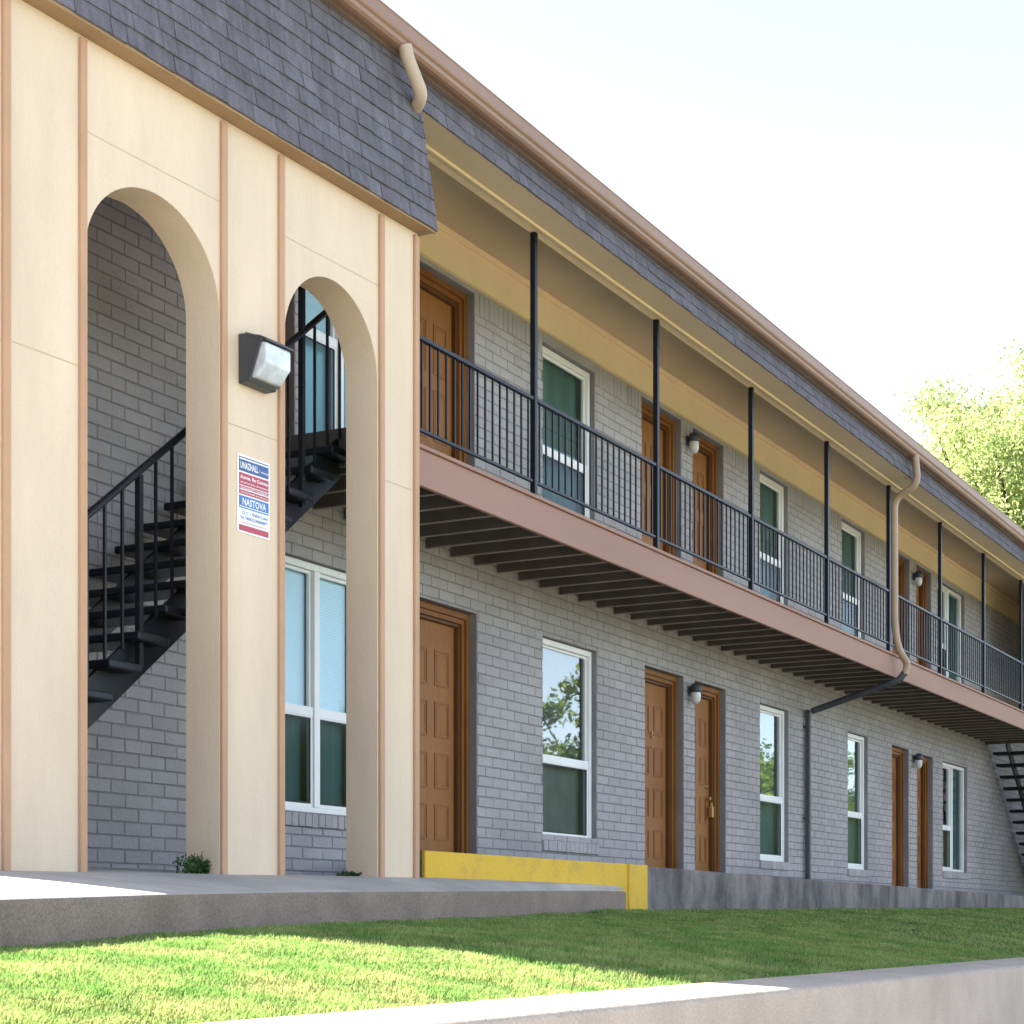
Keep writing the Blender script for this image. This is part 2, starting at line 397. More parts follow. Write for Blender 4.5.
# gutter: ogee profile along the roof edge
prof = [(y, 5.60+(z-5.595)*.64) for y, z in [(-1.49,5.61),(-1.535,5.595),(-1.560,5.600),(-1.578,5.622),(-1.585,5.655),(-1.600,5.672),(-1.606,5.690),(-1.606,5.800),(-1.612,5.806),(-1.612,5.822),(-1.598,5.822),(-1.595,5.80),(-1.49,5.80)]]
gt = MB(); gt.prism_x(prof, X0-.12, X1+.12); part(gt, 'gutter', m_gutter, bevel=.002)
gt = MB(); gt.box(X0-.1, X1+.1, -1.489, -1.43, 5.595, 5.72); part(gt, 'fascia_board', m_fasc2)

# balcony: deck, fascia, joists
XB0, XB1 = 10.36, 31.65
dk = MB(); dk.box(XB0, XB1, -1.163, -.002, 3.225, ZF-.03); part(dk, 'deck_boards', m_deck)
dk = MB(); dk.box(XB0, XB1, -1.163, -.001, ZF-.0295, ZF-.006); part(dk, 'bounce_topping', m_slab)  # unseen pale topping, added to bounce light up to the ceiling
fb = MB(); fb.box(XB0, XB1, YF, -1.165, 3.01, 3.262).box(XB0, XB1, YF-.022, -1.165, 3.2625, ZF); part(fb, 'balcony_fascia', m_fascia, bevel=.004)
fe = MB(); fe.box(XB0-.04, XB0-.002, -1.19, -.01, 3.03, ZF-.004); part(fe, 'end_joist', m_joist); fe = MB(); fe.box(XB1+.002, XB1+.04, -1.19, -.01, 3.03, ZF-.004); part(fe, 'end_joist', m_joist)
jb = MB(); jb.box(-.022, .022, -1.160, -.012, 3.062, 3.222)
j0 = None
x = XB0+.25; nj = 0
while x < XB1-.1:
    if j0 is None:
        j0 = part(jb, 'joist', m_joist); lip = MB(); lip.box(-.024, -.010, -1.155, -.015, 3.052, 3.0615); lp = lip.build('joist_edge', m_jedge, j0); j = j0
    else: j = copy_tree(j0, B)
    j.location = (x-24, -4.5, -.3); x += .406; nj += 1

# ------------------------------------------------------------------ doors and windows (parts of the building)
def door(x0, x1, z0, z1, hw, panels=4, lab=None):
    y = .075
    fr = MB()
    fr.frame(x0+.004, x1-.004, z0-.05, z1-.004, .050, y, y+.06)
    fr.frame(x0+.056, x1-.056, z0-.05, z1-.056, .040, y+.022, y+.09)
    dk2 = MB(); dk2.frame(x0+.098, x1-.098, z0-.05, z1-.098, .026, y+.048, y+.13)
    a, b, t = x0+.126, x1-.126, z1-.126
    ys = y+.085
    sl = MB(); sl.box(a, b, ys, ys+.04, z0+.005, t)
    H_ = t-z0; W_ = b-a
    o = sl.build('door', m_door, B, BI)
    pn = MB()
    cols = 2
    pw = (W_-.30)/2 if W_ > .6 else (W_-.24)/2
    ph = (H_-.16*(panels+1)*.8)/panels
    for ci in range(cols):
        px = a+.09+ci*(pw+(W_-.18-2*pw))
        for k in range(panels):
            pz = z0+.20+k*(H_-.30)/panels
            hh = (H_-.30)/panels-.13
            pn.frame(px, px+pw, pz, pz+hh, .016, ys-.006, ys+.01)
            pn.frame(px+.034, px+pw-.034, pz+.034, pz+hh-.034, .004, ys-.003, ys+.01)
    pn.build('door_panel_moulding', m_dframe, o)
    g = fr.build('door_frame', m_dframe, o); dk2.build('door_jamb', m_dfr2, o)
    th = MB(); th.box(x0+.004, x1-.004, y-.03, y+.15, z0-.02, z0+.004); th.build('threshold', m_jedge, o)
    if 'knob' in hw:
        kb = MB(); kx = b-.08 if 'lockbox' in hw else a+.08
        kb.tube([(kx,ys-.055,z0+.93),(kx,ys-.035,z0+.93),(kx,ys-.01,z0+.93),(kx,ys,z0+.93)], [.022,.03,.012,.026], 12); kb.build('door_knob', m_brass, o)
        db = MB(); db.tube([(kx,ys-.02,z0+1.07),(kx,ys,z0+1.07)], [.026,.032], 12); db.build('deadbolt', m_brass, o)
    if 'lockbox' in hw:
        kx = b-.05; lb = MB(); lb.box(kx-.03, kx+.03, ys-.075, ys-.035, z0+.72, z0+.84); lb.tube([(kx-.02,ys-.055,z0+.84),(kx-.02,ys-.055,z0+.89),(kx+.02,ys-.055,z0+.89),(kx+.02,ys-.055,z0+.84)], .005, 6); lb.build('lock_box', m_brass, o, bevel=.004)
    if 'knocker' in hw:
        kx = (a+b)/2+.02; kk = MB(); zz = z0+1.50
        kk.tube([(kx-.02+.030*math.sin(t_), ys-.02-.010*math.cos(t_), zz+.03-.045*(1-math.cos(t_))*.6) for t_ in [i*.6 for i in range(-5,6)]], .006, 8); kk.box(kx-.032,kx-.008,ys-.02,ys,zz+.015,zz+.045); kk.build('door_knocker', m_brass, o)
        nb = MB(); nb.tube([(kx,ys-.014,zz-.12),(kx,ys,zz-.12)], .012, 10); nb.build('peephole', m_brass, o)
    return o
for i,(a,b,t) in enumerate(GD):
    door(a, b, platform_z(a)+.005, t, ['knob','knob knocker','knob lockbox','knob','knob','knob'][i])
for i,(a,b) in enumerate(UD): door(a, b, ZF, 5.395, 'knob', 3)

def window(x0, x1, z0, z1, kind, up, blind=None, sill=True, lowblind=None, split=.59):
    y = .055; w = .052
    f = MB(); f.frame(x0+.003, x1-.003, z0+.003, z1-.003, w, y, y+.07)
    o = f.build('window', m_white, B, BI, bevel=.003)
    halves = [(x0+w+.003, x1-w-.003)] if kind == 'one' else [(x0+w+.003, (x0+x1)/2-.035), ((x0+x1)/2+.035, x1-w-.003)]
    zr = z1-(z1-z0)*split
    if kind != 'one':
        mu = MB(); mu.box((x0+x1)/2-.035, (x0+x1)/2+.035, y-.004, y+.07, z0+w+.003, z1-w-.003); mu.build('mullion', m_white, o, bevel=.003)
    for hi, (a, b) in enumerate(halves):
        if kind == 'side' and hi == 1:
            p = MB(); p.box(a, b, y+.042, y+.047, z0+w+.003, z1-w-.003); p.build('pane', m_glassd, o)
            p = MB(); p.box(a, b, y+.09, y+.094, z0, z1); p.build('curtain', m_greenl, o)
            continue
        s = MB(); s.frame(a+.001, b-.001, zr-.02, z1-w-.004, .024, y+.030, y+.058); s.box(a+.001, b-.001, y+.008, y+.029, zr-.034, zr+.034)
        s.frame(a+.001, b-.001, z0+w+.004, zr-.021, .026, y+.012, y+.036)
        s.build('sash', m_white, o, bevel=.002)
        p = MB(); p.box(a+.024, b-.024, y+.042, y+.047, zr+.0, z1-w-.026); p.build('pane', m_glassb if blind else (m_glassu if up else m_glass), o)
        p = MB(); p.box(a+.026, b-.026, y+.022, y+.027, z0+w+.029, zr-.044); p.build('pane', m_glassd, o)
        dkf = MB(); dkf.frame(a+.027, b-.027, z0+w+.030, zr-.046, .012, y+.016, y+.0215); dkf.build('screen_frame', m_black, o)
        if blind:
            bl = MB(); n = int((z1-w-zr)/.02)
            for k in range(n):
                zz = zr+.01+k*(z1-w-zr-.03)/n
                bl.add([(a+.01,y+.085,zz),(b-.01,y+.085,zz),(b-.01,y+.089,zz+.0202),(a+.01,y+.089,zz+.0202)],[(0,1,2,3)])
            bl.build('blind', blind, o)
        if lowblind:
            bl = MB(); n = 14; top = zr if blind else z1
            P_ = [(a+.01+k*(b-a-.02)/n, y+.11+.007*math.sin(k*1.9)) for k in range(n+1)]
            bl.add([(x_,y_,z0) for x_,y_ in P_]+[(x_,y_,top) for x_,y_ in P_], [(k,k+1,n+2+k,n+1+k) for k in range(n)], .5, True)
            bl.build('curtain', lowblind, o)
    if sill:
        q = MB(); r = random.Random(int(x0*10)); n = round((x1-x0+.04)/.089); ww = (x1-x0+.04)/n
        for k in range(n):
            xa = x0-.02+k*ww; q.box(xa+.004, xa+ww-.004, -.022+r.uniform(-.002,.002), y, z0-.098+r.uniform(-.003,.003), z0+.0, min(1,max(0,r.gauss(.45,.2))))
        q.box(x0-.018, x1+.018, -.012, y-.01, z0-.096, z0-.004, .1)
        q.build('window_sill', m_brick, o, attr=True, bevel=.002)
    return o
lows = [(m_blue, m_greenl), (None, m_brownb), (None, m_green), (None, m_green), (None, m_green)]
for (a,b,c_,d,k),(bl,lo) in zip(GW, lows): window(a,b,c_,d,k,False,bl,True,lo)
for i,(a,b,c_,d,k) in enumerate(UW): window(a,b,c_,d,k,True,m_blue if i == 0 else None,True, m_greenl if i else m_blue, .52)

# ------------------------------------------------------------------ arched screen walls
def arched_wall(name, px, py, rz, sgn, label, zbase):
    root = empty(name, (px, py, zbase), rz); tag(root, label, 'wall', 'arched screen walls at the stair bays')
    T = .24; zt = 4.548-zbase; zb = -.25
    xs = lambda t: -t*sgn       # t measured from the balcony end
    L = 4.30
    A = [(.481, 1.461, 3.455-zbase, .50), (2.065, 3.150, 3.43-zbase, .50)]
    m = MB()
    def slab(t0, t1, z0, z1):
        a, b = sorted((xs(t0), xs(t1))); m.box(a, b, 0, T, z0, z1)
    slab(0, .481, zb, zt); slab(1.461, 2.065, zb, zt); slab(3.150, L, zb, zt)
    ar = MB()
    for (t0, t1, zs_, rise) in A:
        n = 36; c_ = (t0+t1)/2; h = (t1-t0)/2; P = []
        for k in range(n+1):
            th = math.pi*k/n; P.append((xs(c_-h*math.cos(th)), zs_+rise*math.sin(th)))
        for k in range(n):
            (xa,za),(xb,zb_) = P[k],P[k+1]
            ar.add([(xa,0,za),(xb,0,zb_),(xb,0,zt),(xa,0,zt),(xa,T,za),(xb,T,zb_),(xb,T,zt),(xa,T,zt)],
                   [(0,1,2,3),(5,4,7,6)])
            ar.add([(xa,0,za),(xb,0,zb_),(xb,T,zb_),(xa,T,za)], [(0,3,2,1)], .5, True)
    w = m.build('wall_panel', m_stucco, root); ar.build('arch_panel', m_stucco, root)
    # reveal joints inside the openings + edge bead
    jt = MB()
    def seam(t0, t1, z):
        a, b = sorted((xs(t0), xs(t1))); jt.box(a+.028, b-.028, -.0016, .002, z-.004, z+.003)
    for (t0,t1) in ((.05,.43),(.43,1.5),(1.5,2.035),(2.035,3.173),(3.173,3.68),(3.70,4.28)):
        if (t0,t1) in ((.43,1.5),(2.035,3.173)): seam(t0, t1, 4.07-zbase)
        if (t0,t1) not in ((.43,1.5),(2.035,3.173)): seam(t0, t1, 2.845-zbase+random.uniform(-.008,.008))
    jt.build('panel_joint', m_joint, root)
    for t in (.035, .443, 1.499, 2.034, 3.172, 3.705, 4.28):
        b = MB(); c0 = xs(t); b.box(c0-.024, c0+.024, -.022, -.0005, zb, zt-.02)
        b.build('batten', m_trim, root, bevel=.004)
    # return wall to the building
    rw = MB(); a, b = sorted((xs(L-.15), xs(L))); rw.box(a, b, T, 1.42-.0, zb, zt); rw.build('return_wall', m_stucco, root)
    # header behind the mansard
    hd = MB(); a, b = sorted((xs(0.02), xs(L))); hd.box(a, b, .262, .29, 4.50-zbase, 5.77-zbase); hd.build('header', m_cream, root)
    return root
arched_wall('arched_screen_wall', PIV[0], PIV[1], ALPHA, 1, 'tall cream panelled wall with two round topped openings in front of the near black stairs', .29)
arched_wall('arched_screen_wall', 31.6, -1.45, -ALPHA, -1, 'cream arched wall at the far end of the block, beyond the right edge of the picture', .30)

# ------------------------------------------------------------------ stairs
def stairs(label, xtop, sgn, grp='black steel staircases'):
    """sgn -1: descends towards -x from xtop"""
    zt, zb = ZF, .33; n = 16; rise = (zt-zb)/n; run = .243
    root = empty('metal_staircase', (xtop+sgn*n*run, -.6, zb)); tag(root, label, 'staircase', grp)
    off = (-(xtop+sgn*n*run), .6, -zb)
    P = lambda k: xtop+sgn*run*k
    for k in range(1, n):
        z = zt-rise*k; xa, xb = sorted((P(k)-sgn*run*1.02, P(k)+sgn*.03))
        t = MB(); t.box(xa, xb, -1.07, -.07, z-.05, z); t.build('tread', m_black, root, off, bevel=.012, seg=2)
    for yy, h in ((-.93, .27), (-.36, .24)):
        st = MB(); xa, xb = P(-.05), P(n); za, zb_ = zt-.035, zb
        a0 = rise/run
        V = []
        for y in (yy-.012, yy+.012):
            V += [(xa,y,za-.02),(P(n),y,za-.02-a0*abs(P(n)-xa)),(P(n),y,za-.02-h*1.02-a0*abs(P(n)-xa)),(xa,y,za-.02-h*1.02)]
        st.add(V, [(0,1,2,3),(7,6,5,4),(0,4,5,1),(1,5,6,2),(2,6,7,3),(3,7,4,0)])
        st.build('stringer', m_black, root, off)
    yr = -1.0
    rail = lambda k: zt-rise*k+.86
    hr = MB(); pts = [(P(-.4),yr,zt+.86),(P(0),yr,zt+.86+.02),(P(n-.5),yr,rail(n-.5))]; hr.tube(smooth_path(pts,5,.1), .021, 8, sx=1.1); hr.build('handrail', m_black, root, off)
    k = .35; i = 0
    while k < n-.4:
        z = rail(k); th = i in (3, 14, 24)
        b = MB(); w = .017 if th else .0075
        b.box(P(k)-w, P(k)+w, yr-w, yr+w, z-.86-(.30 if th else .10)+.06, z-.01 + (.32 if (th and k < 3) else 0)); b.build('newel' if th else 'baluster', m_black, root, off); k += .60; i += 1
    return root
stairs('black open-tread metal stair rising behind the two near arches', 10.33, -1)
stairs('black open-tread metal stair at the far right end of the walkway', 31.7, 1)

# ------------------------------------------------------------------ railing sections and posts
PX = [12.80+2.37*k for k in range(8)]
def railing():
    root = empty('balcony_railing', (0, -1.12, ZF))
    W_ = 2.37-.075
    t = MB(); t.box(0, W_, -.019, .019, .765, .797); t.build('top_rail', m_black, root, bevel=.004)
    t = MB(); t.box(0, W_, -.014, .014, .128, .152); t.build('bottom_rail', m_black, root, bevel=.003)
    b0 = None; n = 20
    for k in range(n):
        xx = (k+.5)*W_/n
        if b0 is None:
            m = MB(); m.box(-.0065, .0065, -.0065, .0065, .153, .764); b0 = m.build('baluster', m_black, root); o = b0
        else:
            o = b0.copy(); COL.objects.link(o); o.parent = root
        o.location = (xx, 0, 0)
    return root
ordn = ['first','second','third','fourth','fifth','sixth','seventh','eighth','ninth']
r0 = railing(); starts = [PX[0]-2.37+.037] + [p+.037 for p in PX]
rl = ['black railing section nearest the arched wall, in front of the near upstairs door',
 'black railing section in front of the near single upstairs window, second from the arched wall',
 'third black railing section from the arched wall, before the near upstairs pair of doors',
 'fourth black railing section from the arched wall, ahead of the second single upstairs window',
 'fifth black railing section from the arched wall, ending at the long tan downspout',
 'sixth black railing section from the arched wall, just beyond the tan downspout',
 'seventh black railing section from the arched wall, before the far upstairs doors',
 'eighth black railing section from the arched wall, before the far double window',
 'farthest black railing section, at the right end of the walkway']
for i, x in enumerate(starts):
    o = r0 if i == 0 else copy_tree(r0)
    o.location = (x, -1.12, ZF); tag(o, rl[i], 'railing', 'railing sections along the upper walkway')
pm = MB(); pm.box(-.023, .023, -.023, .023, 0, 5.373-ZF); pm.box(-.05,.05,-.04,.04,.0,.008)
p0 = pm.build('balcony_post', m_black, None, (PX[0], -1.12, ZF), bevel=.004)
pl = ['slim black post closest to the arched wall, left of the near upstairs window',
 'second slim black post from the arched wall, before the near pair of upstairs doors',
 'third slim black post from the arched wall, overlapping the second upstairs window',
 'fourth slim black post from the arched wall, left of the third upstairs window',
 'slim black post standing right beside the long tan downspout',
 'slim black post one bay beyond the tan downspout, before the far doors',
 'slim black post two bays beyond the tan downspout',
 'slim black post nearest the right edge of the photo']
for i, x in enumerate(PX):
    o = p0 if i == 0 else p0.copy()
    if i: COL.objects.link(o)
    o.location = (x, -1.12, ZF); tag(o, pl[i], 'post', 'posts carrying the walkway roof')

# ------------------------------------------------------------------ wall lamps
def lamp():
    root = empty('wall_lamp'); root.scale = (.86,.86,.86)
    b = MB(); b.box(-.045, .045, -.018, 0, -.02, .10); b.build('back_plate', m_housing, root, bevel=.006)
    c_ = MB(); c_.lathe([(.0,.135),(.045,.13),(.070,.10),(.074,.06),(.074,.02),(.060,.015)], 0, -.095, 18); c_.box(-.025,.025,-.08,-.015,.03,.08); c_.build('cap', m_housing, root)
    g = MB(); g.lathe([(.060,.018),(.064,-.02),(.060,-.07),(.048,-.105),(.028,-.125),(.0,-.130)], 0, -.095, 18); g.build('glass_jar', m_jar, root)
    u = MB(); u.lathe([(.0,.02),(.034,.01),(.044,-.03),(.036,-.07),(.0,-.09)], 0, -.095, 14); u.build('bulb', m_bulb, root)
    return root
l0 = lamp()
for i,(x,z,lb) in enumerate([(18.60,2.47,'jar shaped wall lamp with black cap between the near ground floor pair of doors'),(18.55,5.17,'jar shaped wall lamp with black cap between the near upstairs pair of doors'),
        (27.30,2.41,'small jar wall lamp between the far ground floor pair of doors'),(27.30,5.14,'small jar wall lamp between the far upstairs pair of doors')]):
    o = l0 if i == 0 else copy_tree(l0)
    o.location = (x, -.004, z); tag(o, lb, 'wall lamp', 'jar wall lamps between the doors')

# wall pack on the arched wall (local frame of the wall: x along, -y out)
ca, sa = math.cos(ALPHA), math.sin(ALPHA)
def onwall(L, off, z): return (PIV[0]+L*ca+off*sa, PIV[1]+L*sa-off*ca, z)
wp = empty('wall_pack_light', onwall(-1.765, .0, 3.085), ALPHA)
tag(wp, 'dark bronze flood light with glass lens fixed to the cream pier between the arches', 'wall light')
w = .128; m = MB()      # profile in (y,z)
prf = [(0,.02),(0,.285),(-.045,.292),(-.105,.272),(-.055,.03),(-.03,.0)]
m.prism_x([(0,.0),(-.075,.0),(-.085,.018),(-.165,.235),(-.16,.255),(-.03,.285),(0,.285)], -w, w)
hs = m.build('housing', m_housing, wp, bevel=.006, seg=2)
m = MB(); m.add([(-w-.004,-.050,.288),(w+.004,-.050,.288),(w+.004,-.205,.232),(-w-.004,-.205,.232),(-w-.004,-.046,.268),(w+.004,-.046,.268),(w+.004,-.203,.216),(-w-.004,-.203,.216)],
    [(0,1,2,3),(7,6,5,4),(0,4,5,1),(1,5,6,2),(2,6,7,3),(3,7,4,0)]); m.build('hood', m_housing, wp, bevel=.004)
m = MB(); m.add([(-w+.012,-.06,.262),(w-.012,-.06,.262),(w-.012,-.195,.212),(-w+.012,-.195,.212),
                 (-w+.012,-.195,.10),(w-.012,-.195,.10),(w-.012,-.125,.022),(-w+.012,-.125,.022),(-w+.012,-.05,.03),(w-.012,-.05,.03)],
    [(3,2,5,4),(4,5,6,7),(7,6,9,8),(0,3,4,7,8),(2,1,9,6,5),(0,1,2,3)]); m.build('lens', m_lens, wp, bevel=.014, seg=3)
rm = MB()
for s_ in (-1, 1):
    X_ = s_*(w+.002); rm.tube([(X_,-.170,.238),(X_,-.088,.016)], .005, 6)
rm.build('lens_rim', m_housing, wp)

# ------------------------------------------------------------------ sign (flat plate with coloured bands and rows of letters)
sg_ = empty('notice_sign', onwall(-1.756, .0, 2.235), ALPHA); tag(sg_, 'red, white and blue notice board fixed to the cream pier below the flood light', 'sign')
W_, H_ = .30, .45
m = MB(); m.box(-W_/2, W_/2, -.006, -.001, 0, H_); m.build('sign_plate', m_signw, sg_, bevel=.002)
def band(name, mat, z0, z1, x0=-.138, x1=.138, y=-.0068):
    m = MB(); m.box(x0, x1, y, y+.0012, z0, z1); return m.build(name, mat, sg_)
band('blue_band', m_signb, .354, .437)
band('red_band', m_signr, .222, .345)
band('light_blue_band', m_signl, .142, .214)
band('red_band', m_signr, .012, .046)
wl_ = MB()
wl_.box(-.134, .134, -.0085, -.0072, .421, .429)
wl_.box(-.134, .134, -.0085, -.0072, .247, .253); wl_.box(-.134, .134, -.0085, -.0072, .270, .274); wl_.box(-.134,.134,-.0085,-.0072,.149,.154)
wl_.build('white_rule', m_signw, sg_)
def text(s, x, z, h, mat, wfac=1.0, name='lettering', bold=.0):
    cu = bpy.data.curves.new('t', 'FONT'); cu.body = s; cu.size = h*1.38; cu.align_x = 'CENTER'; cu.offset = bold; cu.extrude = .0004; cu.resolution_u = 3
    ob = bpy.data.objects.new('t', cu); COL.objects.link(ob); bpy.context.view_layer.update()
    me = bpy.data.meshes.new_from_object(ob.evaluated_get(bpy.context.evaluated_depsgraph_get())); bpy.data.objects.remove(ob)
    xs_ = [v.co.x for v in me.vertices]; cw = max(xs_)-min(xs_); 
    for v in me.vertices:
        X_, Z_ = v.co.x*wfac/cw, v.co.y
        v.co = (x+X_, -.0082-v.co.z, z+Z_)
    me.materials.clear(); me.materials.append(mat)
    o = bpy.data.objects.new(name, me); COL.objects.link(o); o.parent = sg_; return o
text('UNAZHALL', -.045, .371, .038, m_signw, .165, bold=.001)
text('C emensa', .088, .375, .016, m_signw, .085)
text('Aonna. Rn Cnsnna', .0, .312, .020, m_signw, .255, bold=.0006)
text('sunmersns anonese', .0, .286, .013, m_signw, .25)
text('Amaneosd Unadand.', .0, .256, .013, m_signw, .25)
text('oansnnsd anohess', .0, .230, .012, m_signw, .25)
text('NASTOVA', .0, .163, .040, m_signw, .22, bold=.001)
text('(2 C I 7NS4-Cune', .01, .110, .019, m_signl, .235)
text('Yrs TNSOCONSNAPY', .0, .080, .019, m_signl, .255)
text('anstnoncsonesnsa.', .0, .058, .008, m_signr, .24)

# ------------------------------------------------------------------ downspouts
dsp = empty('downspout', (22.2, -1.3, .45)); tag(dsp, 'long tan downspout running from the gutter past the balcony and back to the brick wall', 'downspout', 'downspouts')
o_ = (-22.2, 1.3, -.45)
pts = [(21.93,-1.55,5.62),(21.98,-1.57,5.28),(22.02,-1.27,5.14),(22.05,-1.265,3.62),(22.10,-1.29,3.34),(22.25,-1.37,3.16),(22.22,-1.30,2.98),(22.36,-.10,2.66)]
m_spout = M('tan_downspout_paint', (.38,.27,.18), .45, .45, .08, 3, .05, 30)
m_spoutg = M('grey_downspout_paint', (.065,.068,.078), .5, .4, .1, 3)
t = MB(); t.tube(smooth_path(pts[:6]+[(22.235,-1.34,3.03)], 6, .12), .044, 12); t.build('upper_pipe', m_spout, dsp, o_)
t = MB(); t.tube(smooth_path([(22.235,-1.335,3.05),(22.225,-1.27,2.965),(22.33,-.12,2.655)],6,.09), .041, 12); t.build('offset_pipe', m_spoutg, dsp, o_)
t = MB(); t.box(22.345,22.405,-.085,-.02,.44,2.68); t.build('wall_pipe', m_spoutg, dsp, o_, bevel=.014, seg=2)
for z in (2.45, 1.3):
    t = MB(); t.box(22.325,22.425,-.088,-.004,z,z+.03); t.build('pipe_strap', m_spoutg, dsp, o_)
ds2 = empty('downspout', (10.3, -1.6, 5.2)); tag(ds2, 'short pale gutter outlet at the corner of the deep shingled roof edge', 'downspout', 'downspouts')
t = MB(); t.tube(smooth_path([(10.14,-1.57,5.62),(10.16,-1.575,5.55),(10.29,-1.60,5.37),(10.36,-1.54,5.345),(10.43,-1.46,5.345)],6,.045), .045, 14)
t.build('outlet_pipe', M('pale_downspout_paint', (.46,.365,.275), .45, .45, .06, 3), ds2, (-10.3,1.6,-5.2))

# ------------------------------------------------------------------ ground levels
FE = [(-14,-4.62,-.13),(-4,-4.60,-.10),(0,-4.20,-.04),(2.5,-3.62,.02),(5.11,-2.9,.086),(6.6,-2.49,.128),(8.16,-2.12,.165),(10.6,-1.77,.208),(12.3,-1.55,.238),(13.37,-1.42,.256),(14.1,-1.30,.262),(14.27,-1.262,.262)]
def interp(T, x, k):
    if x <= T[0][0]: return T[0][k]
    for a, b in zip(T, T[1:]):
        if x <= b[0]: return a[k]+(b[k]-a[k])*(x-a[0])/(b[0]-a[0])
    return T[-1][k]
sw = MB(); XS = sorted({p[0] for p in FE} | {-14+.5*i for i in range(57)}); XS = [x for x in XS if x <= 14.27]
rowsn = 8; V = []
def arch_z(x): return .235+.014*max(0,min(4.5,x-6.2))
for x in XS:
    yf, zf = interp(FE,x,1), interp(FE,x,2)
    za = max(zf+.01, arch_z(x)); ya = -1.45 if yf < -1.5 else yf+.02
    V += [(x,yf+.004,zf-.19-.25),(x,yf,zf-.02),(x,yf+.008,zf-.006),(x,yf+.028,zf),(x,(yf+ya)/2,(zf+za)/2+.002),(x,ya+.01,za),(x,0,.345),(x,12,.40)]
F = [(i*rowsn+j, (i+1)*rowsn+j, (i+1)*rowsn+j+1, i*rowsn+j+1) for i in range(len(XS)-1) for j in range(rowsn-1)]
sw.add(V, F)
n_ = len(XS)-1; 
o = sw.build('sidewalk', m_slab); tag(o, kind='structure')
# the rough curb face is a second material on the same slab
o.data.materials.append(m_curb)
for p in o.data.polygons:
    if (p.index % (rowsn-1)) in (0,1): p.material_index = 1
o.data.polygons.foreach_set('use_smooth', [True]*len(o.data.polygons))

# raised walkway along the wall
pw_ = MB(); XS2 = [14.2775,14.6,18,22,26,30,34,38,42]
A_ = [(10.86,-1.245),(12.15,-.0)]
vs = [(10.86,-1.25,.485),(12.12,.0,.485),(14.26,.0,.485),(14.26,-1.25,.485),(10.86,-1.25,-.3),(12.12,0,-.3),(14.26,0,-.3),(14.26,-1.25,-.3)]
pw_.add(vs, [(3,2,1,0),(4,5,6,7),(0,4,7,3),(1,5,4,0)])
ps = [14.26,14.58]+[14.58+1.5*k for k in range(1,20)]
V = []
for x in ps: 
    z = platform_z(x); V += [(x,-1.25,-.3),(x,-1.25,z-.012),(x,-1.238,z),(x,.0,z)]
pw_.add(V, [(i*4+j,(i+1)*4+j,(i+1)*4+j+1,i*4+j+1) for i in range(len(ps)-1) for j in range(3)])
o = pw_.build('walkway', m_conc); tag(o, kind='structure')
yc = MB()
yc.box(10.87, 14.20, -1.285, -1.252, .0, .489).box(14.20, 14.58, -1.300, -1.252, -.05, .489)
yc.add([(10.87,-1.2515,.4895),(14.58,-1.2515,.4895),(14.58,-1.10,.4895),(10.995,-1.10,.4895)],[(0,1,2,3)])
o = yc.build('painted_curb', m_yellow, bevel=.008, seg=2); tag(o, 'bright yellow painted concrete step edge beside the arched wall', 'curb')

# low wall at the pavement
lw = MB(); XW = [-14+1.1*i for i in range(56)]; V = []
for i, x in enumerate(XW):
    w1 = .006*noise.noise((x*.7,0,0)); d = .02*(min(max(x,0),14)/14)
    V += [(x,-5.10,-1.6),(x,-5.10+w1,-.318+d),(x,-5.088,-.300+d),(x,-5.05,-.292+d),(x,-4.74,-.272+d),(x,-4.705,-.276+d),(x,-4.70,-.30+d),(x,-4.70,-1.6)]
lw.add(V, [(i*8+j,(i+1)*8+j,(i+1)*8+j+1,i*8+j+1) for i in range(len(XW)-1) for j in range(7)], .5, True)
o = lw.build('low_concrete_wall', m_wall); tag(o, 'low pale concrete retaining wall along the bottom of the picture, below the lawn', 'wall')

# lawn surface
def lawn_top(x):
    if x < 14.27: return interp(FE,x,1), interp(FE,x,2)-.185+ (.02 if x>13 else 0)
    return -1.25, .10+min(1,(x-14.27)/14.5)*.118
def lawn_z(x, y):
    yt, zt = lawn_top(x); yb = -4.70; zb = -.285+.02*(min(max(x,0),14)/14)
    v = (y-yb)/(yt-yb); v = min(1.02,max(0,v))
    return zb+(zt-zb)*v + .045*math.sin(math.pi*v)*min(1,max(0,(yt-yb)/2.5)) + .012*noise.noise((x*.9,y*.9,0)) 
lm = MB(); nx, ny = 150, 14; V = []
for i in range(nx+1):
    x = -14+ (60)*i/nx; yt = lawn_top(x)[0]
    for j in range(ny+1):
        y = -4.71+(yt+.02+4.71)*j/ny; V.append((x,y,lawn_z(x,y)-.006))
lm.add(V, [(i*(ny+1)+j,(i+1)*(ny+1)+j,(i+1)*(ny+1)+j+1,i*(ny+1)+j+1) for i in range(nx) for j in range(ny)], .5, True)
o = lm.build('lawn_soil', m_soil); tag(o, kind='structure')

